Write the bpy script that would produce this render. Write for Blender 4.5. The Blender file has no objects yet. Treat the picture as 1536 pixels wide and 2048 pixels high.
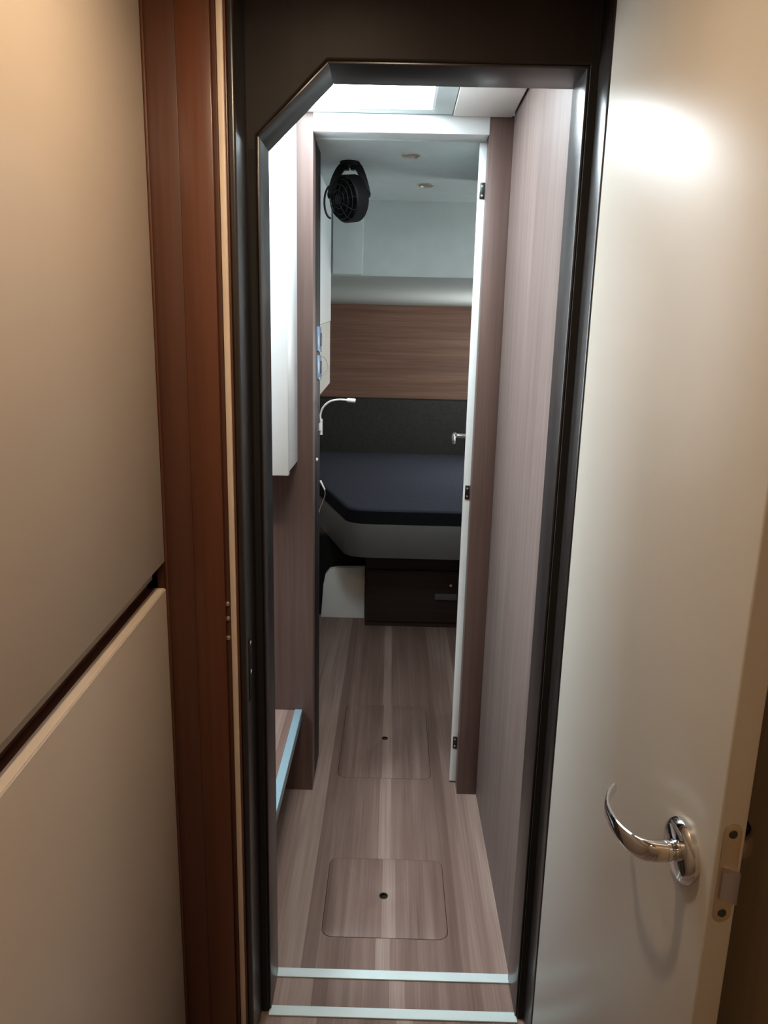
import bpy, bmesh, math
from mathutils import Vector, Matrix, Euler

S = bpy.context.scene
C = S.collection

# ------------------------------------------------------------------ camera
def unit(v): return Vector(v).normalized()
FPX = 1469.0
wy = unit((20, -338, FPX))                 # world +Y (down the corridor) seen in camera axes (right, down, forward)
wz = -unit((-149, 6375, FPX))              # world up seen in camera axes
wz = (wz - wy * wy.dot(wz)).normalized()
wx = wy.cross(wz)
right = Vector((wx[0], wy[0], wz[0])); down = Vector((wx[1], wy[1], wz[1])); fwd = Vector((wx[2], wy[2], wz[2]))
cam_d = bpy.data.cameras.new('camera'); cam = bpy.data.objects.new('camera', cam_d); C.objects.link(cam)
m = Matrix.Identity(4)
for i in range(3):
    m[i][0] = right[i]; m[i][1] = -down[i]; m[i][2] = -fwd[i]
m.translation = Vector((0, 0, 1.4))
cam.matrix_world = m
cam_d.sensor_width = 36; cam_d.sensor_fit = 'AUTO'; cam_d.lens = FPX / 2048 * 36
cam_d.clip_start = 0.02
S.camera = cam

# ------------------------------------------------------------------ world, exposure, light levels
W = bpy.data.worlds.new('world'); S.world = W; W.use_nodes = True
W.node_tree.nodes['Background'].inputs[0].default_value = (0.75, 0.86, 1.0, 1)
W.node_tree.nodes['Background'].inputs[1].default_value = 0.15
S.view_settings.view_transform = 'Standard'; S.view_settings.look = 'None'
S.view_settings.gamma = 1; S.view_settings.use_curve_mapping = False
S.view_settings.exposure = 0.0
SKY_HATCH = 21.0        # daylight through the corridor roof hatch
SKY_STAIR = 33.0        # daylight at the companionway window
SKY_HULL = 11.0         # daylight through the cabin hull window
FILL_BERTH = 21.0       # glow of the added pane that brightens the berth
LAMP = 1050.0           # warm downlight in the entry

# ------------------------------------------------------------------ materials
def lin(r, g, b):
    f = lambda c: (c / 255) / 12.92 if c / 255 <= 0.04045 else ((c / 255 + 0.055) / 1.055) ** 2.4
    return (f(r), f(g), f(b), 1)

def base(name):
    mt = bpy.data.materials.new(name); mt.use_nodes = True
    nt = mt.node_tree; return mt, nt, nt.nodes['Principled BSDF']

def mat(name, col, rough=0.5, metal=0.0, spec=0.5, var=0.04, nscale=18, bump=0.0, bscale=200, coat=0.0, coat_r=0.1):
    """plain material with a slight procedural unevenness of tone and, if wanted, a fine relief"""
    mt, nt, b = base(name); N = nt.nodes; L = nt.links
    tc = N.new('ShaderNodeTexCoord'); no = N.new('ShaderNodeTexNoise'); no.inputs['Scale'].default_value = nscale
    no.inputs['Detail'].default_value = 3
    L.new(tc.outputs['Object'], no.inputs['Vector'])
    rp = N.new('ShaderNodeValToRGB'); c = lin(*col)
    rp.color_ramp.elements[0].position = 0.3; rp.color_ramp.elements[1].position = 0.7
    rp.color_ramp.elements[0].color = tuple(x * (1 - var) for x in c[:3]) + (1,)
    rp.color_ramp.elements[1].color = tuple(min(1, x * (1 + var)) for x in c[:3]) + (1,)
    L.new(no.outputs['Fac'], rp.inputs['Fac']); L.new(rp.outputs['Color'], b.inputs['Base Color'])
    b.inputs['Roughness'].default_value = rough; b.inputs['Metallic'].default_value = metal
    b.inputs['Specular IOR Level'].default_value = spec
    b.inputs['Coat Weight'].default_value = coat; b.inputs['Coat Roughness'].default_value = coat_r
    if bump:
        n2 = N.new('ShaderNodeTexNoise'); n2.inputs['Scale'].default_value = bscale
        bp = N.new('ShaderNodeBump'); bp.inputs['Strength'].default_value = bump; bp.inputs['Distance'].default_value = 0.002
        L.new(tc.outputs['Object'], n2.inputs['Vector']); L.new(n2.outputs['Fac'], bp.inputs['Height']); L.new(bp.outputs['Normal'], b.inputs['Normal'])
    return mt

def wood(name, cols, axis='z', across=38, along=1.6, fine=170, rough=0.45, spec=0.4, strip=None, coat=0.0, bump=0.08):
    """veneer: noise stretched along the grain; STRIP adds the laid strips of a laminate (width, length, contrast)"""
    mt, nt, b = base(name); N = nt.nodes; L = nt.links
    tc = N.new('ShaderNodeTexCoord')
    def stretched(a, l, detail, dist=0.0):
        mp = N.new('ShaderNodeMapping'); s = [a, a, a]; s['xyz'.index(axis)] = l
        mp.inputs['Scale'].default_value = s; L.new(tc.outputs['Object'], mp.inputs['Vector'])
        no = N.new('ShaderNodeTexNoise'); no.inputs['Scale'].default_value = 1; no.inputs['Detail'].default_value = detail
        no.inputs['Roughness'].default_value = 0.6; no.inputs['Distortion'].default_value = dist
        L.new(mp.outputs['Vector'], no.inputs['Vector']); return no.outputs['Fac']
    broad = stretched(across, along, 3, 0.3); thin = stretched(fine, along * 2.2, 4)
    mx = N.new('ShaderNodeMix'); mx.data_type = 'FLOAT'; mx.inputs[0].default_value = 0.38
    L.new(broad, mx.inputs[2]); L.new(thin, mx.inputs[3]); fac = mx.outputs[0]
    if strip:
        w, ln, k = strip
        mp = N.new('ShaderNodeMapping'); mp.inputs['Rotation'].default_value = (0, 0, math.pi / 2); mp.inputs['Location'].default_value = (7, 3, 0)
        L.new(tc.outputs['Object'], mp.inputs['Vector'])
        br = N.new('ShaderNodeTexBrick'); br.inputs['Scale'].default_value = 1; br.inputs['Brick Width'].default_value = ln
        br.inputs['Row Height'].default_value = w; br.inputs['Mortar Size'].default_value = 0
        br.offset = 0.37; br.inputs['Color1'].default_value = (0, 0, 0, 1); br.inputs['Color2'].default_value = (1, 1, 1, 1)
        L.new(mp.outputs['Vector'], br.inputs['Vector'])
        bw = N.new('ShaderNodeRGBToBW'); L.new(br.outputs['Color'], bw.inputs['Color'])
        m2 = N.new('ShaderNodeMix'); m2.data_type = 'FLOAT'; m2.inputs[0].default_value = k
        L.new(fac, m2.inputs[2]); L.new(bw.outputs['Val'], m2.inputs[3]); fac = m2.outputs[0]
    rp = N.new('ShaderNodeValToRGB'); e = rp.color_ramp.elements
    e[0].position = 0.3; e[0].color = lin(*cols[0]); e[1].position = 0.7; e[1].color = lin(*cols[2])
    k = e.new(0.5); k.color = lin(*cols[1])
    L.new(fac, rp.inputs['Fac']); L.new(rp.outputs['Color'], b.inputs['Base Color'])
    b.inputs['Roughness'].default_value = rough; b.inputs['Specular IOR Level'].default_value = spec
    b.inputs['Coat Weight'].default_value = coat; b.inputs['Coat Roughness'].default_value = 0.2
    bp = N.new('ShaderNodeBump'); bp.inputs['Strength'].default_value = bump; bp.inputs['Distance'].default_value = 0.001
    L.new(thin, bp.inputs['Height']); L.new(bp.outputs['Normal'], b.inputs['Normal'])
    return mt

def glow(name, col, strength):
    mt, nt, b = base(name)
    b.inputs['Base Color'].default_value = (0.8, 0.8, 0.8, 1)
    b.inputs['Emission Color'].default_value = col; b.inputs['Emission Strength'].default_value = strength
    return mt

M = {}
M['veneer'] = wood('corridor veneer', [(84, 69, 63), (101, 85, 79), (117, 101, 95)], 'z', 34, 1.2, 190, rough=0.5, spec=0.4)
M['veneer_shade'] = wood('corridor veneer in shade', [(78, 58, 52), (94, 72, 65), (108, 85, 78)], 'z', 34, 1.2, 190, rough=0.46, spec=0.7)  # same veneer as the corridor wall, shadow tone put into the colour
M['veneer_back'] = wood('berth veneer', [(94, 68, 56), (112, 84, 70), (130, 101, 86)], 'x', 34, 1.2, 160, rough=0.5)
M['floor'] = wood('floor laminate', [(98, 76, 67), (123, 100, 91), (154, 133, 122)], 'y', 30, 1.1, 190, rough=0.5, strip=(0.034, 40.0, 0.24))
M['post'] = wood('mahogany post', [(78, 44, 28), (90, 51, 33), (100, 58, 39)], 'z', 26, 0.9, 140, rough=0.38, coat=0.2)
M['post_dark'] = wood('mahogany stile', [(70, 42, 30), (80, 48, 35), (89, 55, 41)], 'z', 26, 0.9, 140, rough=0.42)
M['frame'] = wood('dark stained frame', [(24, 18, 16), (29, 22, 19), (34, 26, 23)], 'z', 26, 0.9, 140, rough=0.5, spec=0.2, bump=0.03)
M['drawer'] = wood('dark berth drawer', [(40, 29, 24), (48, 35, 29), (56, 42, 35)], 'x', 30, 1.2, 150, rough=0.55)
M['seal'] = mat('black seal', (12, 10, 9), 0.8)
M['cream'] = mat('cream lacquer', (186, 170, 153), 0.36, spec=0.6, var=0.02, nscale=5, bump=0.015, bscale=260)
M['cream_door'] = mat('cream door lacquer', (186, 178, 167), 0.34, spec=0.6, var=0.02, nscale=5, bump=0.01, bscale=260)
M['tan_edge'] = mat('tan edge band', (206, 188, 170), 0.5)
M['white'] = mat('white lacquer', (236, 240, 240), 0.35, var=0.01)
M['liner'] = mat('pale headliner', (196, 206, 204), 0.75, var=0.03, bump=0.1, bscale=300)
M['liner_beige'] = mat('beige side lining', (200, 194, 184), 0.7, var=0.03)
M['ceil_beige'] = mat('ceiling panel', (214, 207, 200), 0.6, var=0.02)
M['ceil_entry'] = mat('entry headliner', (172, 160, 144), 0.7, var=0.02)
M['fabric'] = mat('navy mattress fabric', (56, 59, 70), 0.95, spec=0.15, var=0.12, nscale=60, bump=0.4, bscale=700)
M['fabric_dark'] = mat('charcoal cushion fabric', (53, 54, 52), 0.95, spec=0.1, var=0.12, nscale=60, bump=0.4, bscale=700)
M['fascia'] = mat('grey berth fascia', (88, 85, 83), 0.6, var=0.03)
M['chrome'] = mat('polished chrome', (225, 225, 225), 0.07, metal=1, var=0.01)
M['steel'] = mat('brushed steel', (200, 188, 172), 0.5, metal=1, var=0.04)
M['hinge'] = mat('dark metal plate', (78, 80, 80), 0.35, metal=1, var=0.05)
M['nosing'] = mat('anodised aluminium nosing', (140, 166, 176), 0.35, metal=0.25, var=0.02)
M['nosing_white'] = mat('pale threshold strip', (206, 220, 220), 0.45, var=0.02)
M['black'] = mat('black plastic', (12, 14, 15), 0.6, spec=0.25)
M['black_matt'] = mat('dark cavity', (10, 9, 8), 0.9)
M['plate'] = mat('blue grey socket plate', (120, 152, 182), 0.3)
M['plate_hole'] = mat('dark blue socket insert', (22, 38, 56), 0.4)
M['lamp_white'] = mat('white lamp plastic', (224, 224, 220), 0.4)
M['cable'] = mat('grey cable', (150, 148, 146), 0.5)
M['grey_rail'] = mat('grey recess rail', (150, 142, 130), 0.5)
M['wall_brown'] = wood('entry wall veneer', [(196, 172, 140), (205, 182, 150), (214, 191, 160)], 'z', 30, 1.0, 150, rough=0.5)
M['lens'] = mat('frosted light lens', (150, 158, 156), 0.5)
M['sky_hatch'] = glow('daylight in roof hatch', (0.83, 0.94, 1.0, 1), SKY_HATCH)
M['sky_stair'] = glow('daylight in companionway', (0.80, 0.92, 1.0, 1), SKY_STAIR)
M['sky_hull'] = glow('daylight in hull window', (0.9, 0.97, 1.0, 1), SKY_HULL)
M['fill_berth'] = glow('berth fill glow', (1.0, 0.99, 0.96, 1), FILL_BERTH)
M['lamp_on'] = glow('lit warm lens', (1.0, 0.775, 0.53, 1), LAMP)
M['lamp_low'] = glow('dimmer lit warm lens', (1.0, 0.775, 0.53, 1), LAMP * 0.7)
M['frame_gloss'] = wood('satin frame lining', [(26, 21, 20), (31, 25, 23), (36, 29, 27)], 'z', 26, 0.9, 140, rough=0.3, spec=0.7, bump=0.02)
M['mattress_side'] = mat('black mattress band', (22, 23, 25), 0.95, spec=0.1, var=0.1, nscale=60, bump=0.3, bscale=700)

# ------------------------------------------------------------------ builders
def tag(o, label, cat, kind=None, group=None):
    o['label'] = label; o['category'] = cat
    if kind: o['kind'] = kind
    if group: o['group'] = group
    return o

def empty(name, loc, label, cat, kind=None, group=None, rz=0):
    o = bpy.data.objects.new(name, None); C.objects.link(o); o.location = loc; o.rotation_euler = (0, 0, rz)
    o.empty_display_size = 0.05; o['org'] = 1
    return tag(o, label, cat, kind, group)

ORG = {}                                   # object name -> world matrix of its origin
def world_of(o):
    if o is None: return Matrix.Identity(4)
    mt = Matrix.LocRotScale(o.location, o.rotation_euler, None)
    return world_of(o.parent) @ mt

def link(name, bm, material, parent=None, local=False, smooth=False, origin=None):
    """BM holds world coordinates (or PARENT's own when local); the mesh is stored about its parent's or its own base"""
    bmesh.ops.recalc_face_normals(bm, faces=bm.faces)
    me = bpy.data.meshes.new(name)
    o = bpy.data.objects.new(name, me); C.objects.link(o)
    if parent is not None:
        o.parent = parent
        if not local: bm.transform(world_of(parent).inverted())
    else:
        if origin is None:
            xs = [v.co for v in bm.verts]
            lo = Vector(min(c[i] for c in xs) for i in range(3)); hi = Vector(max(c[i] for c in xs) for i in range(3))
            origin = Vector(((lo.x + hi.x) / 2, (lo.y + hi.y) / 2, lo.z))
        o.location = origin; bm.transform(Matrix.Translation(-Vector(origin)))
    bm.to_mesh(me); bm.free()
    if smooth:
        for p in me.polygons: p.use_smooth = True
        try: me.set_sharp_from_angle(angle=math.radians(38))
        except Exception: pass
    me.materials.append(M[material] if isinstance(material, str) else material)
    return o

def bm_box(x0, x1, y0, y1, z0, z1, bev=0.0, seg=2, bm=None):
    b = bmesh.new()
    r = bmesh.ops.create_cube(b, size=1)
    for v in b.verts:
        v.co = Vector(((x0 + x1) / 2 + v.co.x * (x1 - x0), (y0 + y1) / 2 + v.co.y * (y1 - y0), (z0 + z1) / 2 + v.co.z * (z1 - z0)))
    if bev: bmesh.ops.bevel(b, geom=b.edges[:], offset=bev, segments=seg, profile=0.5, affect='EDGES')
    return b

def merge(a, b):
    me = bpy.data.meshes.new('tmp'); b.to_mesh(me); b.free(); a.from_mesh(me); bpy.data.meshes.remove(me); return a

def box(name, x0, x1, y0, y1, z0, z1, material, parent=None, bev=0.0, seg=2, local=False):
    return link(name, bm_box(x0, x1, y0, y1, z0, z1, bev, seg), material, parent, local, smooth=bev > 0)

def bm_plate(outer, holes, plane, a, b, bev=0.0):
    """a flat piece with holes: 2-D loops in PLANE ('xy','xz','yz'), from A to B along the third axis"""
    bm = bmesh.new()
    def co(p, t):
        return {'xy': (p[0], p[1], t), 'xz': (p[0], t, p[1]), 'yz': (t, p[0], p[1])}[plane]
    edges = []
    for lp in [outer] + holes:
        vs = [bm.verts.new(co(p, a)) for p in lp]
        for i in range(len(vs)): edges.append(bm.edges.new((vs[i], vs[(i + 1) % len(vs)])))
    bmesh.ops.triangle_fill(bm, use_beauty=True, use_dissolve=False, edges=edges)
    r = bmesh.ops.extrude_face_region(bm, geom=bm.faces[:])
    ax = {'xy': 2, 'xz': 1, 'yz': 0}[plane]
    for v in [g for g in r['geom'] if isinstance(g, bmesh.types.BMVert)]: v.co[ax] = b
    bmesh.ops.recalc_face_normals(bm, faces=bm.faces)
    if bev:
        es = [e for e in bm.edges if len(e.link_faces) == 2 and e.calc_face_angle(0) > 0.6 and abs(e.verts[0].co[ax] - e.verts[1].co[ax]) < 1e-6]
        bmesh.ops.bevel(bm, geom=es, offset=bev, segments=2, profile=0.5, affect='EDGES')
    return bm

def plate(name, outer, holes, plane, a, b, material, parent=None, bev=0.0, local=False):
    return link(name, bm_plate(outer, holes, plane, a, b, bev), material, parent, local, smooth=bev > 0)

def rrect(x0, x1, y0, y1, r, n=6):
    pts = []
    for cx, cy, a0 in ((x1 - r, y1 - r, 0), (x0 + r, y1 - r, 90), (x0 + r, y0 + r, 180), (x1 - r, y0 + r, 270)):
        for i in range(n + 1):
            a = math.radians(a0 + 90 * i / n); pts.append((cx + r * math.cos(a), cy + r * math.sin(a)))
    return pts

def circle(cx, cy, r, n=20): return [(cx + r * math.cos(2 * math.pi * i / n), cy + r * math.sin(2 * math.pi * i / n)) for i in range(n)]

def bm_sweep(path, sect, closed=False, up=Vector((0, 0, 1)), cap=True):
    """sweep a section; SECT(i) gives 2-D points (side, up) at path point i"""
    bm = bmesh.new(); P = [Vector(p) for p in path]; n = len(P); rings = []
    for i, p in enumerate(P):
        if closed: t = P[(i + 1) % n] - P[i - 1]
        else: t = P[min(i + 1, n - 1)] - P[max(i - 1, 0)]
        t.normalize(); s = t.cross(up)
        if s.length < 1e-4: s = t.cross(Vector((1, 0.01, 0)))
        s.normalize(); u = s.cross(t).normalized()
        rings.append([bm.verts.new(p + s * a + u * b) for a, b in sect(i)])
    k = len(rings[0])
    for i in range(n if closed else n - 1):
        A, B = rings[i], rings[(i + 1) % n]
        for j in range(k): bm.faces.new((A[j], A[(j + 1) % k], B[(j + 1) % k], B[j]))
    if cap and not closed:
        bm.faces.new(rings[0]); bm.faces.new(rings[-1])
    return bm

def bm_tube(path, r, n=10, closed=False, up=Vector((0, 0, 1))):
    f = r if callable(r) else (lambda i: r)
    return bm_sweep(path, lambda i: [(f(i) * math.cos(2 * math.pi * j / n), f(i) * math.sin(2 * math.pi * j / n)) for j in range(n)], closed, up)

def bm_lathe(prof, origin, axis, n=28):
    """PROF: (radius, distance along AXIS) from ORIGIN; radius 0 at the ends closes it"""
    bm = bmesh.new(); a = Vector(axis).normalized(); s = a.orthogonal().normalized(); u = a.cross(s); o = Vector(origin); rings = []
    for r, t in prof:
        if r < 1e-6: rings.append([bm.verts.new(o + a * t)])
        else: rings.append([bm.verts.new(o + a * t + (s * math.cos(2 * math.pi * j / n) + u * math.sin(2 * math.pi * j / n)) * r) for j in range(n)])
    for A, B in zip(rings, rings[1:]):
        for j in range(n):
            f = [A[j % len(A)], A[(j + 1) % len(A)], B[(j + 1) % len(B)], B[j % len(B)]]
            f = list(dict.fromkeys(f))
            if len(f) > 2: bm.faces.new(f)
    return bm

def spline(pts, n=8):
    P = [Vector(p) for p in pts]; out = []
    for i in range(len(P) - 1):
        p0, p1, p2, p3 = P[max(i - 1, 0)], P[i], P[i + 1], P[min(i + 2, len(P) - 1)]
        for k in range(n):
            t = k / n
            out.append(0.5 * ((2 * p1) + (p2 - p0) * t + (2 * p0 - 5 * p1 + 4 * p2 - p3) * t * t + (3 * p1 - p0 - 3 * p2 + p3) * t ** 3))
    out.append(P[-1]); return out

def struct(o, label, cat): return tag(o, label, cat, 'structure')

# ------------------------------------------------------------------ key sizes (metres; x right, y down the corridor, z up)
FX0, FX1 = -0.231, 0.298        # clear doorway
FY0, FY1 = 1.29, 1.39           # its dark panel, near and far face
RY = 1.20                       # near face of the outer frame
BY0, BY1 = 2.089, 2.15          # bulkhead before the sleeping cabin
CZ = 1.98                       # corridor headliner
CABZ = 1.93                     # cabin headliner
BACK = 5.2                      # far wall of the berth

# ------------------------------------------------------------------ floors
HX0, HX1 = -0.140, 0.167
h1 = (HX0, HX1, 1.497, 1.775); h2 = (-0.150, 0.158, 2.165, 2.665)
gap = 0.0012
holes = [rrect(a - gap, b + gap, c - gap, d + gap, 0.025 + gap) for a, b, c, d in (h1, h2)]
o = plate('floor', [(-1.0, FY1), (1.0, FY1), (1.0, 3.75), (-1.0, 3.75)], holes, 'xy', -0.02, 0.0, 'floor')
struct(o, 'striped wood laminate floor of the corridor running into the cabin', 'floor')
o = box('floor_entry', -0.5, 0.6, -0.9, FY0 - 0.012, -0.02, 0.0, 'floor'); struct(o, 'wood laminate floor of the entry in front of the pale threshold strips', 'floor')
o = box('trim_1', FX0 - 0.02, FX1 + 0.02, FY0 - 0.012, FY1, -0.02, 0.0, 'floor'); struct(o, 'wooden door sill between the two pale strips', 'threshold')
for nm, y0, lab in (('trim_2', FY0 - 0.012, 'pale metal threshold strip nearest the viewer'), ('trim_3', FY1 - 0.014, 'pale metal threshold strip at the corridor side of the sill')):
    o = box(nm, FX0, FX1, y0, y0 + 0.024, 0.0, 0.004, 'nosing_white', bev=0.0012); struct(o, lab, 'threshold strip')
o = box('floor_bilge', -1.0, 1.0, FY1, 3.75, -0.09, -0.07, 'black_matt'); struct(o, 'dark bilge under the floor hatches', 'floor')

for (a, b, c, d), hole, lab in ((h1, (0.009, 1.635), 'square floor hatch with finger hole just behind the pale strips'),
                                (h2, (0.003, 2.415), 'longer floor hatch with finger hole inside the cabin door')):
    t = empty('floor_hatch', ((a + b) / 2, (c + d) / 2, -0.02), lab, 'floor hatch', group='floor hatches down the corridor')
    plate('panel', rrect(a, b, c, d, 0.025), [circle(hole[0], hole[1], 0.0105)], 'xy', -0.02, 0.0008, 'floor', t, bev=0.0008)
    rg = bm_plate(circle(hole[0], hole[1], 0.0115, 24), [circle(hole[0], hole[1], 0.0085, 24)], 'xy', -0.004, 0.0014)
    link('finger_hole_ring', rg, 'black_matt', t)

# ------------------------------------------------------------------ doorway: chamfered dark panel, outer frame
ZT = 1.833
opening = [(FX0, 0.0), (FX1, 0.0), (FX1, ZT), (-0.116, ZT), (FX0, 1.722)]
ow = [(-1.06, 0.0), (FX0, 0.0), (FX0, 1.722), (-0.116, ZT), (FX1, ZT), (FX1, 0.0), (0.60, 0.0), (0.60, 2.0), (-1.06, 2.0)]
def bm_frame():
    bm = bm_plate(ow, [], 'xz', FY0, FY1)
    bmesh.ops.bevel(bm, geom=[e for e in bm.edges if len(e.link_faces) == 2 and e.calc_face_angle(0) > 0.6 and
        all(FX0 - 0.001 <= v.co.x <= FX1 + 0.001 and v.co.z <= ZT + 0.001 for v in e.verts) and abs(e.verts[0].co.y - e.verts[1].co.y) < 1e-5 and e.verts[0].co.z + e.verts[1].co.z > 0.01],
        offset=0.005, segments=3, profile=0.5, affect='EDGES')
    return bm
o = link('wall_doorway', bm_frame(), 'frame', smooth=True); struct(o, 'dark stained bulkhead with a chamfered doorway opening', 'bulkhead')
loop = [(FX0, 0.0045), (FX0, 1.722), (-0.116, ZT), (FX1, ZT), (FX1, 0.0045)]
inn = [(FX0 + 0.004, 0.0045), (FX0 + 0.004, 1.7204), (-0.1144, ZT - 0.004), (FX1 - 0.004, ZT - 0.004), (FX1 - 0.004, 0.0045)]
for i in range(4):
    a, b, c, e = loop[i], loop[i + 1], inn[i + 1], inn[i]
    k = 0.0001; dx, dz = b[0] - a[0], b[1] - a[1]; ln = math.hypot(dx, dz); ux, uz = dx / ln * k, dz / ln * k
    plate('lining', [(a[0] + ux, a[1] + uz), (b[0] - ux, b[1] - uz), (c[0] - ux, c[1] - uz), (e[0] + ux, e[1] + uz)], [], 'xz', FY0 + 0.002, FY1 - 0.001, 'frame_gloss', o, bev=0.0008)
sl = box('rubber_seal', FX1 + 0.001, 0.311, FY0 - 0.003, FY0, 0.004, 1.95, 'seal', o)
sl = box('rubber_seal', -0.243, FX0 - 0.003, FY0 - 0.003, FY0, 0.004, 1.70, 'seal', o)
# outer frame reveals (the leaf closes between them)
o = box('trim_4', 0.311, 0.47, RY + 0.022, FY0, 0.0, 2.0, 'frame_gloss', bev=0.003); struct(o, 'dark hinge side post of the door frame', 'door frame')
o = box('trim_5', -0.258, -0.246, RY, FY0, 0.0, 2.0, 'frame_gloss', bev=0.004, seg=3); struct(o, 'dark latch side post of the door frame with rounded edge', 'door frame')
p = box('strike_plate', -0.2462, -0.2445, RY + 0.02, RY + 0.046, 0.76, 0.88, 'frame', o, bev=0.0006)
link('screw', bm_lathe([(0.0, 0.0018), (0.004, 0.0014), (0.005, 0)], (-0.2446, RY + 0.033, 0.812), (1, 0, 0), 12), 'chrome', o, smooth=True)
link('screw', bm_lathe([(0.0, 0.0018), (0.004, 0.0014), (0.005, 0)], (-0.2446, RY + 0.033, 0.868), (1, 0, 0), 12), 'chrome', o, smooth=True)

# ------------------------------------------------------------------ posts between doorway and lockers
o = box('trim_6', -0.2605, -0.2575, RY - 0.002, FY0, 0.0, 2.0, 'post', bev=0.001); struct(o, 'thin brown lipping beside the pale edge strip', 'trim')
o = box('trim_7', -0.271, -0.2612, RY - 0.004, FY0, 0.0, 2.0, 'tan_edge', bev=0.002); struct(o, 'pale tan vertical edge strip on the brown post', 'trim')
o = box('trim_8', -0.280, -0.2715, RY + 0.003, FY0, 0.0, 2.0, 'post_dark', bev=0.001); struct(o, 'narrow dark groove lath between post and pale strip', 'trim')
for z in (0.952, 0.925, 0.889):
    link('catch', bm_lathe([(0.0, 0.003), (0.0035, 0.002), (0.0045, 0)], (-0.2772, RY + 0.003, z), (0, -1, 0), 10), 'steel', o, smooth=True)
o = box('trim_9', -0.3312, -0.2803, RY - 0.004, FY0, 0.0, 2.0, 'post', bev=0.001); struct(o, 'reddish brown wooden post beside the pale edge strip', 'post')
o = box('trim_10', -0.396, -0.3314, RY - 0.003, FY0, 0.0, 2.0, 'post_dark', bev=0.001); struct(o, 'darker brown stile between cream locker fronts and post', 'post')
box('edge_lip', -0.3805, -0.376, RY - 0.008, RY - 0.003, 0.0, 2.0, 'post', o, bev=0.0015)

# ------------------------------------------------------------------ cream lockers along the entry
LX = -0.380
def slant(y0, y1, za, zb, z2a, z2b, x0, x1, bev=0.0):
    """panel in the yz plane whose lower/upper edges may slope: za,zb lower edge at y0,y1; z2a,z2b upper"""
    return bm_plate([(y0, za), (y1, zb), (y1, z2b), (y0, z2a)], [], 'yz', x0, x1, bev)
zl = lambda y: 1.029 - (1.188 - y) * 0.050       # lower edge of the upper front
zm = lambda y: 0.980 - (1.188 - y) * 0.054       # upper edge of the lower front
Y0 = -0.7; Y1 = 1.192
t = empty('upper_locker', (-0.5, 0.25, 1.0), 'cream lacquered upper locker front along the entry, above the finger gap', 'locker')
link('door', slant(Y0, Y1, zl(Y0), zl(Y1), 1.975, 1.975, LX, LX - 0.019, 0.0015), 'cream', t, smooth=True)
link('carcass', slant(Y0, Y1, zl(Y0) + 0.03, zl(Y1) + 0.03, 1.975, 1.975, -0.402, -0.70), 'post_dark', t)
link('grip_rail', slant(Y0, Y1 - 0.002, zm(Y0) + 0.018, zm(Y1) + 0.018, zl(Y0) + 0.028, zl(Y1) + 0.028, -0.402, -0.425), 'grey_rail', t)
t = empty('lower_locker', (-0.5, 0.25, 0.0), 'cream lacquered lower locker front with a tan top edge, below the finger gap', 'locker')
link('door', slant(Y0, Y1, 0.0, 0.0, zm(Y0), zm(Y1), LX, LX - 0.019, 0.0012), 'cream', t, smooth=True)
link('top_edge', slant(Y0, Y1, zm(Y0) - 0.002, zm(Y1) - 0.002, zm(Y0) + 0.0015, zm(Y1) + 0.0015, LX - 0.002, LX - 0.0192), 'tan_edge', t)
link('carcass', slant(Y0, Y1, 0.0, 0.0, zm(Y0) + 0.0, zm(Y1) + 0.0, -0.4005, -0.70), 'post_dark', t)
link('back_panel', slant(Y0, Y1, zm(Y0) + 0.001, zm(Y1) + 0.001, zm(Y0) + 0.0165, zm(Y1) + 0.0165, -0.412, -0.43), 'post_dark', t)

# ------------------------------------------------------------------ entry shell
o = box('wall_right', 0.475, 0.52, -0.9, FY0, 0.0, 2.0, 'wall_brown'); struct(o, 'brown veneered wall behind the open cream door', 'wall')
o = box('wall_back', -0.72, 0.52, -0.95, -0.9, 0.0, 2.0, 'cream'); struct(o, 'cream wall behind the viewer', 'wall')
o = box('ceiling_entry', -0.72, 0.52, -0.95, FY0, CZ, CZ + 0.03, 'ceil_entry'); struct(o, 'pale headliner over the entry', 'ceiling')
for x, y, lab, lm in ((-0.10, 0.79, 'lit warm downlight in the entry headliner nearest the doorway', 'lamp_on'), (0.14, -0.42, 'lit warm downlight in the entry headliner behind the viewer', 'lamp_low')):
    t = empty('ceiling_downlight', (x, y, CZ), lab, 'light', group='downlights in the entry')
    link('bezel', bm_lathe([(0.024, 0), (0.036, 0), (0.037, -0.004), (0.03, -0.007), (0.024, -0.006), (0.024, 0)], (x, y, CZ), (0, 0, 1)), 'steel', t, smooth=True)
    link('lens', bm_lathe([(0, -0.003), (0.024, -0.003), (0.024, -0.001), (0, -0.001)], (x, y, CZ), (0, 0, 1)), lm, t)

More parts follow.
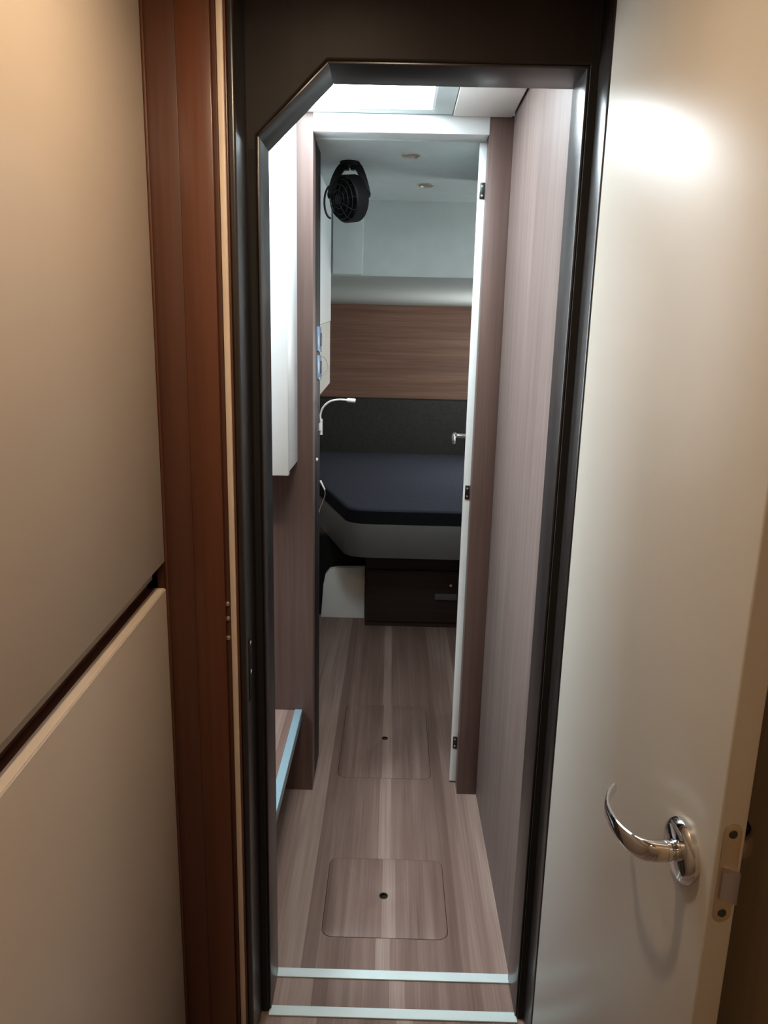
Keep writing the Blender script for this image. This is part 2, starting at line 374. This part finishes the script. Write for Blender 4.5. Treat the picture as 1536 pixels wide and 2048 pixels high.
# ------------------------------------------------------------------ the open cream door
HX, HY = 0.312, 1.215
ex, ey = 0.359, 0.690
rz = math.atan2(ey - HY, ex - HX); LW = math.hypot(ex - HX, ey - HY)
d = empty('door_1', (HX, HY, 0.0), 'cream lacquered door standing open, with chrome lever handle and latch plate', 'door', 'structure', rz=rz)
TH = 0.031
box('leaf', 0.0, LW, 0.0, TH, 0.012, 1.955, 'cream_door', d, bev=0.0028, seg=3, local=True)
hz = 0.832; hx = LW - 0.018 - 0.012                     # spindle place along the leaf
hx = LW - 0.061
def handle(side, fy):
    """SIDE -1: the face in view, +1: the far face"""
    s = side
    h = bpy.data.objects.new('handle', None); C.objects.link(h); h.parent = d; h.location = (hx, fy, hz); h.empty_display_size = 0.03
    h['label'] = 'polished chrome lever handle'
    link('rosette', bm_lathe([(0.0365, 0.0), (0.037, 0.006), (0.0345, 0.0095), (0.028, 0.012), (0.0, 0.0135)], (0, 0, 0), (0, s, 0), 40), 'chrome', h, local=True, smooth=True)
    link('neck', bm_lathe([(0.0125, 0.008), (0.0125, 0.016), (0.0112, 0.0165), (0.0112, 0.019), (0.0125, 0.0195), (0.0125, 0.024), (0.0, 0.024)], (0, 0, 0), (0, s, 0), 24), 'chrome', h, local=True, smooth=True)
    pts = spline([(0.0, s * 0.022, 0), (0.0, s * 0.038, 0), (-0.005, s * 0.050, 0), (-0.020, s * 0.060, 0), (-0.047, s * 0.065, 0), (-0.080, s * 0.062, 0), (-0.106, s * 0.050, 0), (-0.124, s * 0.036, 0)], 7)
    n = len(pts)
    def sect(i):
        k = i / (n - 1)
        hh = 0.0115 + 0.0015 * math.sin(min(1, k * 2) * math.pi) - 0.0045 * max(0, k - 0.45) / 0.55
        ww = 0.0115 * (1 - min(1, k / 0.38)) + 0.0036 * min(1, k / 0.38)
        return [(ww * math.copysign(abs(math.cos(a)) ** 0.75, math.cos(a)), hh * math.copysign(abs(math.sin(a)) ** 0.75, math.sin(a))) for a in [2 * math.pi * j / 16 for j in range(16)]]
    link('lever', bm_sweep(pts, sect), 'chrome', h, local=True, smooth=True)
    return h
handle(-1, 0.0)
handle(1, TH)
# latch plate set in the free edge
lp = plate('latch_plate', [(TH / 2 - 0.0105 + (TH * 0 + x), z) for x, z in rrect(0, 0.021, 0.788, 0.910, 0.0104, 8)], [], 'yz', LW - 0.001, LW + 0.0012, 'steel', d, bev=0.0005, local=True)
for z in (0.800, 0.898):
    link('screw', bm_lathe([(0.0, 0.0002), (0.0022, 0.0012), (0.0042, 0.0013), (0.0050, 0.0)], (LW + 0.0012, TH / 2, z), (1, 0, 0), 14), 'hinge', lp, local=True, smooth=True)
bm = bmesh.new()                                          # bevelled latch bolt
a0, a1 = TH / 2 - 0.0075, TH / 2 + 0.0085
vs = [bm.verts.new(c) for c in ((LW, a0, 0.818), (LW, a1, 0.818), (LW, a1, 0.858), (LW, a0, 0.858), (LW + 0.011, a1, 0.818), (LW + 0.011, a1, 0.858), (LW + 0.005, a0, 0.822), (LW + 0.005, a0, 0.854))]
for f in ((0, 1, 2, 3), (6, 7, 5, 4), (0, 6, 4, 1), (3, 2, 5, 7), (0, 3, 7, 6), (1, 4, 5, 2)): bm.faces.new([vs[i] for i in f])
link('latch_bolt', bm, 'chrome', lp, local=True)
for z in (0.25, 1.0, 1.72):
    box('hinge', -0.004, 0.03, TH - 0.001, TH + 0.003, z, z + 0.07, 'hinge', d, bev=0.0008, local=True)

# ------------------------------------------------------------------ corridor
o = box('wall_corridor', FX1, FX1 + 0.04, FY1, BY0, 0.0, 2.0, 'veneer'); struct(o, 'light veneered wall on the side of the corridor', 'wall')
bl = bm_plate([(-1.02, 0.0), (-0.225, 0.0), (-0.225, CZ), (-1.02, CZ)], [], 'xz', BY0, BY1)
o = link('wall_bulkhead', bl, 'veneer_shade'); struct(o, 'brown veneered bulkhead beside the cabin doorway, behind the white cabinet', 'bulkhead')
o = box('trim_11', -0.2352, -0.2252, BY1, 2.295, 0.0, CZ, 'frame', bev=0.001); struct(o, 'dark narrow side of the cabin doorway behind the bulkhead', 'door frame')
o = box('trim_12', 0.236, FX1, BY0, BY1 - 0.01, 0.0, CZ, 'veneer_shade', bev=0.001); struct(o, 'brown veneered bulkhead strip between cabin door and corridor wall', 'bulkhead')
o = box('trim_13', -0.225, 0.2355, BY0, BY1, 1.934, CZ, 'white', bev=0.002); struct(o, 'white lintel over the cabin doorway under the roof hatch', 'lintel')
# headliner with hatch opening
SX0, SX1, SY0, SY1 = -0.33, 0.088, 1.53, 2.062
o = plate('ceiling', [(-1.02, FY1), (0.136, FY1), (0.136, BY0), (-1.02, BY0)], [[(SX0, SY0), (SX1, SY0), (SX1, SY1), (SX0, SY1)]], 'xy', CZ, CZ + 0.03, 'liner'); struct(o, 'pale corridor headliner around the roof hatch', 'ceiling')
box('ceiling_panel', 0.1385, FX1 - 0.006, FY1, BY0, CZ - 0.004, CZ + 0.03, 'ceil_beige', o, bev=0.003)
w = empty('window_1', (-0.12, 1.78, CZ), 'bright roof hatch with a frosted pane in the corridor headliner', 'roof hatch', 'structure')
plate('frame', [(SX0 - 0.0, SY0), (SX1, SY0), (SX1, SY1), (SX0, SY1)], [rrect(SX0 + 0.006, SX1 - 0.006, SY0 + 0.006, SY1 - 0.006, 0.006)], 'xy', CZ + 0.001, CZ + 0.03, 'white', w)
box('pane', SX0 + 0.001, SX1 - 0.001, SY0 + 0.001, SY1 - 0.001, CZ + 0.010, CZ + 0.016, 'sky_hatch', w)
# companionway side
t = empty('stair_step', (-0.6, 1.74, 0.0), 'wooden companionway step with a bluish metal nosing beside the corridor floor', 'step')
box('riser', -1.0, -0.62, FY1 + 0.002, BY0 - 0.001, 0.0, 0.244, 'drawer', t)
box('tread', -1.0, -0.262, FY1 + 0.002, BY0 - 0.001, 0.244, 0.279, 'floor', t)
nb = bm_box(-0.279, -0.257, FY1 + 0.004, BY0 - 0.002, 0.279, 0.2825, 0.001); merge(nb, bm_box(-0.2615, -0.257, FY1 + 0.004, BY0 - 0.002, 0.250, 0.2815, 0.001))
link('nosing', nb, 'nosing', t, smooth=True)
t = empty('upper_step', (-0.8, 1.74, 0.279), 'second companionway step above the nosed step', 'step')
box('tread', -1.0, -0.60, FY1 + 0.002, BY0 - 0.001, 0.53, 0.55, 'floor', t); box('riser', -1.0, -0.60, FY1 + 0.002, BY0 - 0.001, 0.2795, 0.53, 'drawer', t)
o = plate('wall_stairwell', [(FY1, 0.0), (BY0, 0.0), (BY0, CZ), (FY1, CZ)], [rrect(1.46, 2.02, 1.20, 1.90, 0.05)], 'yz', -1.06, -1.02, 'white'); struct(o, 'white wall at the top of the companionway steps', 'wall')
w = empty('window_2', (-1.04, 1.74, 1.2), 'bright window above the companionway steps', 'window', 'structure')
plate('frame', rrect(1.445, 2.035, 1.185, 1.915, 0.06), [rrect(1.475, 2.005, 1.215, 1.885, 0.045)], 'yz', -1.02, -1.008, 'white', w)
plate('pane', rrect(1.461, 2.019, 1.201, 1.899, 0.05), [], 'yz', -1.05, -1.044, 'sky_stair', w)

# white cabinet hung on the bulkhead
t = empty('wall_cabinet', (-0.45, 1.98, 1.06), 'glossy white cabinet hung on the brown bulkhead above the step', 'cabinet')
box('body', -0.66, -0.268, 1.892, BY0 - 0.001, 1.062, CZ - 0.002, 'white', t, bev=0.003)
box('door', -0.66, -0.264, 1.870, 1.890, 1.058, CZ - 0.004, 'white', t, bev=0.003)

# ------------------------------------------------------------------ open cabin door, seen on its edge
a = math.atan2(2.62 - BY1, 0.275 - 0.217)
d2 = empty('door_2', (0.2170, BY1 + 0.002, 0.0), 'white cabin door standing open, seen edge on against the bulkhead', 'door', 'structure', rz=a)
box('leaf', 0.0, 0.475, -0.0225, 0.0, 0.006, 1.930, 'white', d2, bev=0.0015, local=True)
for z in (0.125, 0.950, 1.788):
    hg = box('hinge', -0.0025, 0.001, -0.0195, -0.006, z, z + 0.042, 'hinge', d2, bev=0.0006, local=True)
    for k in (0.009, 0.033):
        link('screw', bm_lathe([(0.0, 0.0008), (0.0025, 0.0006), (0.003, 0)], (-0.0025, -0.0125, z + k), (-1, 0, 0), 10), 'steel', hg, local=True, smooth=True)
hx2 = 0.42; hz2 = 1.088
hd = bpy.data.objects.new('handle', None); C.objects.link(hd); hd.parent = d2; hd.location = (hx2, 0.0, hz2); hd['label'] = 'small chrome lever handle'
link('rosette', bm_lathe([(0.024, 0), (0.024, 0.005), (0.0, 0.007)], (0, 0, 0), (0, 1, 0), 24), 'chrome', hd, local=True, smooth=True)
link('neck', bm_tube([(0, 0.004, 0), (0, 0.05, 0)], 0.008, 12), 'chrome', hd, local=True, smooth=True)
link('lever', bm_tube(spline([(0, 0.046, 0.004), (-0.01, 0.05, 0.0), (-0.05, 0.05, -0.004), (-0.09, 0.047, -0.012)], 5), lambda i: 0.0105 - 0.00025 * i, 12), 'chrome', hd, local=True, smooth=True)

# ------------------------------------------------------------------ sleeping cabin shell
o = box('ceiling_cabin', -1.05, 1.05, BY1, 3.0, CABZ, CABZ + 0.05, 'liner'); struct(o, 'grey headliner of the sleeping cabin', 'ceiling')
bm = bmesh.new()                                           # drop of the headliner over the berth: front, angled end, underside
pl = [(-0.245, 2.985), (-0.128, 3.0), (1.05, 3.0), (1.05, BACK), (-1.05, BACK), (-1.05, 2.985)]
bm = bm_plate(pl, [], 'xy', 1.652, CABZ + 0.05, 0.004)
o = link('ceiling_berth', bm, 'liner', smooth=True); struct(o, 'lowered grey headliner over the berth', 'ceiling')
box('corner_cover', -0.245, -0.128, 2.972, 2.999, 1.655, CABZ - 0.001, 'liner', o, bev=0.004)
o = box('wall_far', -1.05, 1.05, BACK, BACK + 0.04, 0.0, 1.66, 'veneer_back'); struct(o, 'brown veneered wall with horizontal grain behind the berth', 'wall')
o = box('wall_port', -1.09, -1.05, BY1, BACK, 0.0, 2.0, 'liner_beige'); struct(o, 'pale hull side beyond the berth', 'wall')
o = plate('wall_starboard', [(BY1, 0.0), (BACK, 0.0), (BACK, 2.0), (BY1, 2.0)], [rrect(2.60, 2.98, 1.36, 1.78, 0.06), rrect(3.90, 4.60, 1.12, 1.48, 0.06)], 'yz', 1.05, 1.09, 'liner_beige'); struct(o, 'pale hull side with a window and an added light opening, hidden by the cabin door', 'wall')
w = empty('berth_fill', (1.07, 4.25, 1.12), 'long glowing pane beside the berth, added as unseen fill light', 'window', 'structure')  # unseen pane, added to brighten the far wall and underside
plate('frame', rrect(3.88, 4.62, 1.10, 1.50, 0.07), [rrect(3.912, 4.588, 1.132, 1.468, 0.05)], 'yz', 1.038, 1.05, 'black', w)
plate('pane', rrect(3.901, 4.599, 1.121, 1.479, 0.06), [], 'yz', 1.075, 1.08, 'fill_berth', w)
w = empty('window_3', (1.07, 2.79, 1.36), 'square hull window in the sleeping cabin', 'window', 'structure')
plate('frame', rrect(2.58, 3.0, 1.34, 1.80, 0.07), [rrect(2.612, 2.968, 1.372, 1.768, 0.05)], 'yz', 1.038, 1.05, 'black', w)
plate('pane', rrect(2.601, 2.979, 1.361, 1.779, 0.06), [], 'yz', 1.075, 1.08, 'sky_hull', w)
o = box('wall_cabin_front', 0.34, 1.05, BY0, BY1 - 0.01, 0.0, 2.0, 'liner_beige'); struct(o, 'cabin side of the bulkhead beside the open cabin door', 'wall')

# overhead locker on the cabin side
t = empty('overhead_locker', (-0.45, 2.8, 1.23), 'white and beige overhead locker beside the black fan', 'locker')
link('upper_front', bm_plate([(2.296, 1.440), (2.97, 1.478), (2.97, CABZ - 0.001), (2.296, CABZ - 0.001)], [], 'yz', -0.250, -0.29, 0.002), 'white', t, smooth=True)
link('lower_front', bm_plate([(2.296, 1.205), (2.97, 1.238), (2.97, 1.477), (2.296, 1.439)], [], 'yz', -0.252, -0.29, 0.002), 'liner_beige', t, smooth=True)
box('body', -1.04, -0.291, 2.296, 2.97, 1.25, CABZ - 0.002, 'liner_beige', t)

# lower furniture on that side
t = empty('side_console', (-0.7, 2.9, 0.0), 'dark low console under the overhead locker, in front of the berth', 'console')
box('body', -1.04, -0.345, 2.296, 3.27, 0.0, 0.56, 'drawer', t, bev=0.004)
box('top', -1.04, -0.338, 2.296, 3.27, 0.5605, 0.58, 'drawer', t, bev=0.004)

# ------------------------------------------------------------------ berth
def bedline(y, inset=0.0):
    k = inset
    return [(-1.04, 4.45 + k), (-0.575 + k, 4.45 + k), (-0.41 + k, 3.945 + k * .4), (-0.222 + k, 3.352 + k * .4), (-0.210 + k, 3.318 + k * .6), (-0.190 + k * .8, 3.291 + k * .8), (-0.160 + k * .5, 3.272 + k), (-0.12 + k * .2, 3.262 + k), (-0.05, 3.258 + k), (0.30, 3.258 + k), (1.04, 3.258 + k), (1.04, BACK - 0.002), (-1.04, BACK - 0.002)]
t = empty('berth', (0.0, 4.2, 0.0), 'grey sided berth platform with rounded corner and dark drawer base', 'bed')
outer = bedline(0); inner = bedline(0, 0.025)
plate('fascia', outer, [], 'xy', 0.430, 0.588, 'fascia', t, bev=0.003)
box('plinth', -0.113, 1.04, 3.505, 3.9, 0.0, 0.4295, 'drawer', t)
dr = box('drawer', -0.100, 0.42, 3.492, 3.505, 0.03, 0.30, 'drawer', t, bev=0.002)
link('knob', bm_lathe([(0.004, 0), (0.004, 0.008), (0.008, 0.012), (0.007, 0.016), (0, 0.018)], (0.312, 3.492, 0.232), (0, -1, 0), 16), 'chrome', dr, smooth=True)
box('pull', 0.235, 0.345, 3.478, 3.492, 0.155, 0.185, 'fascia', dr, bev=0.003)
lin_ = bm_plate([(-0.345, 0.0), (-0.118, 0.0), (-0.118, 0.275), (-0.26, 0.27), (-0.30, 0.262), (-0.322, 0.235), (-0.333, 0.18)], [], 'xz', 3.60, 3.64, 0.004)
o = link('wall_liner', lin_, 'white', smooth=True); struct(o, 'small white moulded liner panel low beside the berth drawer', 'wall panel')
box('shade_board', -1.04, -0.115, 3.645, 3.69, 0.0, 0.4295, 'black_matt', t)  # black board stands in for the shadow under the berth

mt_ = bedline(0, 0.012)
ml = mt_[:-2] + [(1.04, 5.04), (-1.04, 5.04)]
bm = bm_plate(ml, [], 'xy', 0.588, 0.658)
top = [e for e in bm.edges if len(e.link_faces) == 2 and e.calc_face_angle(0) > 0.6 and all(v.co.z > 0.65 for v in e.verts)]
bmesh.ops.bevel(bm, geom=top, offset=0.012, segments=3, profile=0.5, affect='EDGES')
o = link('mattress', bm, 'fabric', smooth=True); tag(o, 'dark navy mattress with a cut corner lying on the berth', 'mattress')
sb = bedline(0, 0.008)[:-2]
band = bmesh.new(); lo = [band.verts.new((x, y, 0.5895)) for x, y in sb]; hi = [band.verts.new((x, y, 0.648)) for x, y in sb]
ib = bedline(0, 0.013)[:-2]; lo2 = [band.verts.new((x, y, 0.5895)) for x, y in ib]; hi2 = [band.verts.new((x, y, 0.648)) for x, y in ib]
for i in range(len(sb) - 1):
    band.faces.new((lo[i], lo[i + 1], hi[i + 1], hi[i])); band.faces.new((hi[i], hi[i + 1], hi2[i + 1], hi2[i])); band.faces.new((lo2[i], lo2[i + 1], lo[i + 1], lo[i]))
link('side_band', band, 'mattress_side', o)
link('button', bm_lathe([(0.006, 0), (0.005, 0.003), (0, 0.004)], (0.235, 4.90, 0.6545), (0, 0, 1), 10), 'lamp_white', o, smooth=True)
o = link('back_cushion', bm_box(-1.04, 1.04, 5.045, BACK - 0.002, 0.590, 1.025, 0.02, 3), 'fabric_dark', smooth=True); tag(o, 'long charcoal back cushion against the brown berth wall', 'cushion')

# ------------------------------------------------------------------ small cabin fittings
for (x, y, lab) in ((0.035, 2.30, 'round ceiling light nearest the white lintel'), (0.098, 2.70, 'round ceiling light farther into the cabin')):
    t = empty('ceiling_light', (x, y, CABZ), lab, 'light', group='ceiling lights in the cabin')
    link('bezel', bm_lathe([(0.020, 0), (0.027, 0), (0.027, -0.004), (0.021, -0.006), (0.020, 0)], (x, y, CABZ), (0, 0, 1)), 'steel', t, smooth=True)
    link('lens', bm_lathe([(0, -0.004), (0.014, -0.0035), (0.020, -0.001), (0, -0.001)], (x, y, CABZ), (0, 0, 1)), 'lens', t, smooth=True)

# fan
fc = Vector((-0.149, 2.40, 1.826)); ax = Vector((-0.74, -0.64, -0.18)).normalized()
t = empty('cabin_fan', (-0.147, 2.40, CABZ), 'small black caged fan hanging from the cabin headliner', 'fan')
link('mount', bm_lathe([(0, -0.012), (0.026, -0.012), (0.030, -0.008), (0.030, 0)], (-0.147, 2.40, CABZ), (0, 0, 1)), 'black', t, smooth=True)
sd = ax.cross(Vector((0, 0, 1))).normalized(); yk = Vector((0.97, -0.25, 0)).normalized()
for s in (-1, 1):
    pts = spline([Vector((-0.147, 2.40, CABZ - 0.012)) + yk * 0.004 * s, Vector((-0.147, 2.40, CABZ - 0.015)) + yk * 0.026 * s, fc + yk * 0.045 * s + Vector((0, 0, 0.056)), fc + yk * 0.058 * s + Vector((0, 0, 0.012))], 5)
    link('yoke_arm', bm_sweep(pts, lambda i: [(0.011, 0.008), (-0.011, 0.008), (-0.011, -0.008), (0.011, -0.008)], up=Vector((0, 1, 0))), 'black', t, smooth=True)
    link('pivot_knob', bm_lathe([(0.010, 0), (0.010, 0.006), (0, 0.010)], fc + yk * 0.060 * s + Vector((0, 0, 0.012)), yk * s, 14), 'black', t, smooth=True)
link('motor', bm_lathe([(0, -0.050), (0.024, -0.048), (0.044, -0.036), (0.058, -0.018), (0.050, -0.006), (0.022, 0.004), (0, 0.010)], fc, ax, 24), 'black', t, smooth=True)
link('shroud', bm_lathe([(0.060, -0.030), (0.0680, -0.022), (0.0680, 0.016), (0.064, 0.02), (0.062, 0.016), (0.062, -0.02), (0.060, -0.030)], fc, ax, 32), 'black', t, smooth=True)
u = sd; v = ax.cross(sd)
cage = bmesh.new()
for r, off in ((0.056, 0.030), (0.042, 0.036), (0.026, 0.040)):
    merge(cage, bm_tube([fc + ax * off + (u * math.cos(2 * math.pi * k / 28) + v * math.sin(2 * math.pi * k / 28)) * r for k in range(28)], 0.0016, 6, True, ax))
for k in range(10):
    q = u * math.cos(2 * math.pi * k / 10) + v * math.sin(2 * math.pi * k / 10)
    merge(cage, bm_tube([fc + q * 0.061 + ax * 0.018, fc + q * 0.056 + ax * 0.030, fc + q * 0.026 + ax * 0.040, fc + q * 0.012 + ax * 0.041], 0.0014, 6, False, v))
link('cage', cage, 'black', t, smooth=True)
link('hub_badge', bm_lathe([(0.014, 0.038), (0.014, 0.043), (0, 0.045)], fc, ax, 18), 'black', t, smooth=True)
for k in range(4):
    b = bmesh.new(); th = 2 * math.pi * k / 4
    rows = []
    for r in (0.012, 0.030, 0.052):
        row = []
        for da, off in ((-0.42, 0.006), (0.0, 0.014), (0.42, 0.020)):
            q = u * math.cos(th + da) + v * math.sin(th + da); row.append(b.verts.new(fc + q * r + ax * off))
        rows.append(row)
    for A, B in zip(rows, rows[1:]):
        for j in range(2): b.faces.new((A[j], A[j + 1], B[j + 1], B[j]))
    r = bmesh.ops.solidify(b, geom=b.faces[:], thickness=0.0015)
    link('blade', b, 'black', t, smooth=True)
# hoop of the tilting guard, showing beside the cage
hoop = [fc + Vector((-0.053, -0.02, -0.014)) + (Vector((0, 0, 1)) * math.cos(a) * 0.046 + Vector((-0.020, 0.0, 0)) * math.sin(a)) for a in [math.pi * k / 14 for k in range(15)]]
link('guard_hoop', bm_tube(hoop, 0.0032, 8, False, Vector((0, 1, 0))), 'black', t, smooth=True)

# sockets and cable on the doorway side
JX = -0.2252
for z0, lab in ((1.372, 'upper blue grey socket plate on the cabin door frame'), (1.290, 'lower blue grey socket plate with a dangling wire')):
    t = empty('socket_plate', (JX, 2.24, z0), lab, 'socket', group='socket plates by the cabin door')
    box('cover', JX, JX + 0.005, 2.195, 2.285, z0, z0 + 0.070, 'plate', t, bev=0.001)
    box('insert', JX + 0.0045, JX + 0.0075, 2.255, 2.281, z0 + 0.014, z0 + 0.052, 'plate_hole', t, bev=0.0008)
    box('clip', JX + 0.0045, JX + 0.007, 2.21, 2.28, z0 - 0.003, z0 + 0.004, 'plate', t, bev=0.0008)
o = link('wire', bm_tube(spline([(JX + 0.006, 2.27, 1.355), (JX + 0.016, 2.28, 1.35), (JX + 0.024, 2.285, 1.330), (JX + 0.022, 2.285, 1.315), (JX + 0.006, 2.28, 1.297)], 6), 0.0009, 6), 'cable', smooth=True); tag(o, 'thin loose wire looping out of the lower socket plate', 'cable')

t = empty('reading_lamp', (JX, 2.27, 1.12), 'white gooseneck reading lamp over the berth', 'lamp')
link('base', bm_tube([(JX + 0.006, 2.27, 1.118), (JX + 0.006, 2.27, 1.166)], 0.0048, 12, up=Vector((0, 1, 0))), 'lamp_white', t, smooth=True)
link('bracket', bm_box(JX, JX + 0.006, 2.262, 2.278, 1.130, 1.154, 0.001), 'lamp_white', t, smooth=True)
arc = spline([(JX + 0.005, 2.27, 1.164), (JX + 0.004, 2.27, 1.180), (JX + 0.013, 2.268, 1.203), (JX + 0.034, 2.265, 1.221), (JX + 0.062, 2.262, 1.2275), (JX + 0.086, 2.26, 1.2265)], 6)
link('gooseneck', bm_tube(arc, 0.0032, 10, up=Vector((0, 1, 0))), 'lamp_white', t, smooth=True)
link('head', bm_lathe([(0, 0), (0.0055, 0.0005), (0.0066, 0.003), (0.0066, 0.024), (0.006, 0.027), (0, 0.027)], (JX + 0.085, 2.26, 1.2268), (1, -0.03, -0.06), 18), 'lamp_white', t, smooth=True)
o = link('button_switch', bm_lathe([(0.006, 0), (0.006, 0.003), (0.004, 0.0055), (0, 0.006)], (JX, 2.19, 1.052), (1, 0, 0), 14), 'lamp_white', smooth=True); tag(o, 'tiny white push button on the cabin door frame under the reading lamp', 'switch')
t = empty('hanging_cord', (JX, 2.27, 0.87), 'white plug and thin cord hanging by the mattress corner', 'cord')
link('plug', bm_tube(spline([(JX + 0.0035, 2.27, 0.973), (JX + 0.010, 2.268, 0.962), (JX + 0.019, 2.266, 0.945)], 5), lambda i: 0.0042 - 0.0002 * i, 10, up=Vector((0, 1, 0))), 'lamp_white', t, smooth=True)
link('cord', bm_tube(spline([(JX + 0.018, 2.266, 0.946), (JX + 0.020, 2.266, 0.930), (JX + 0.014, 2.268, 0.910), (JX + 0.004, 2.27, 0.885), (JX + 0.001, 2.27, 0.870)], 5), 0.0011, 8, up=Vector((0, 1, 0))), 'cable', t, smooth=True)
for o in bpy.data.objects:
    if 'org' in o: del o['org']
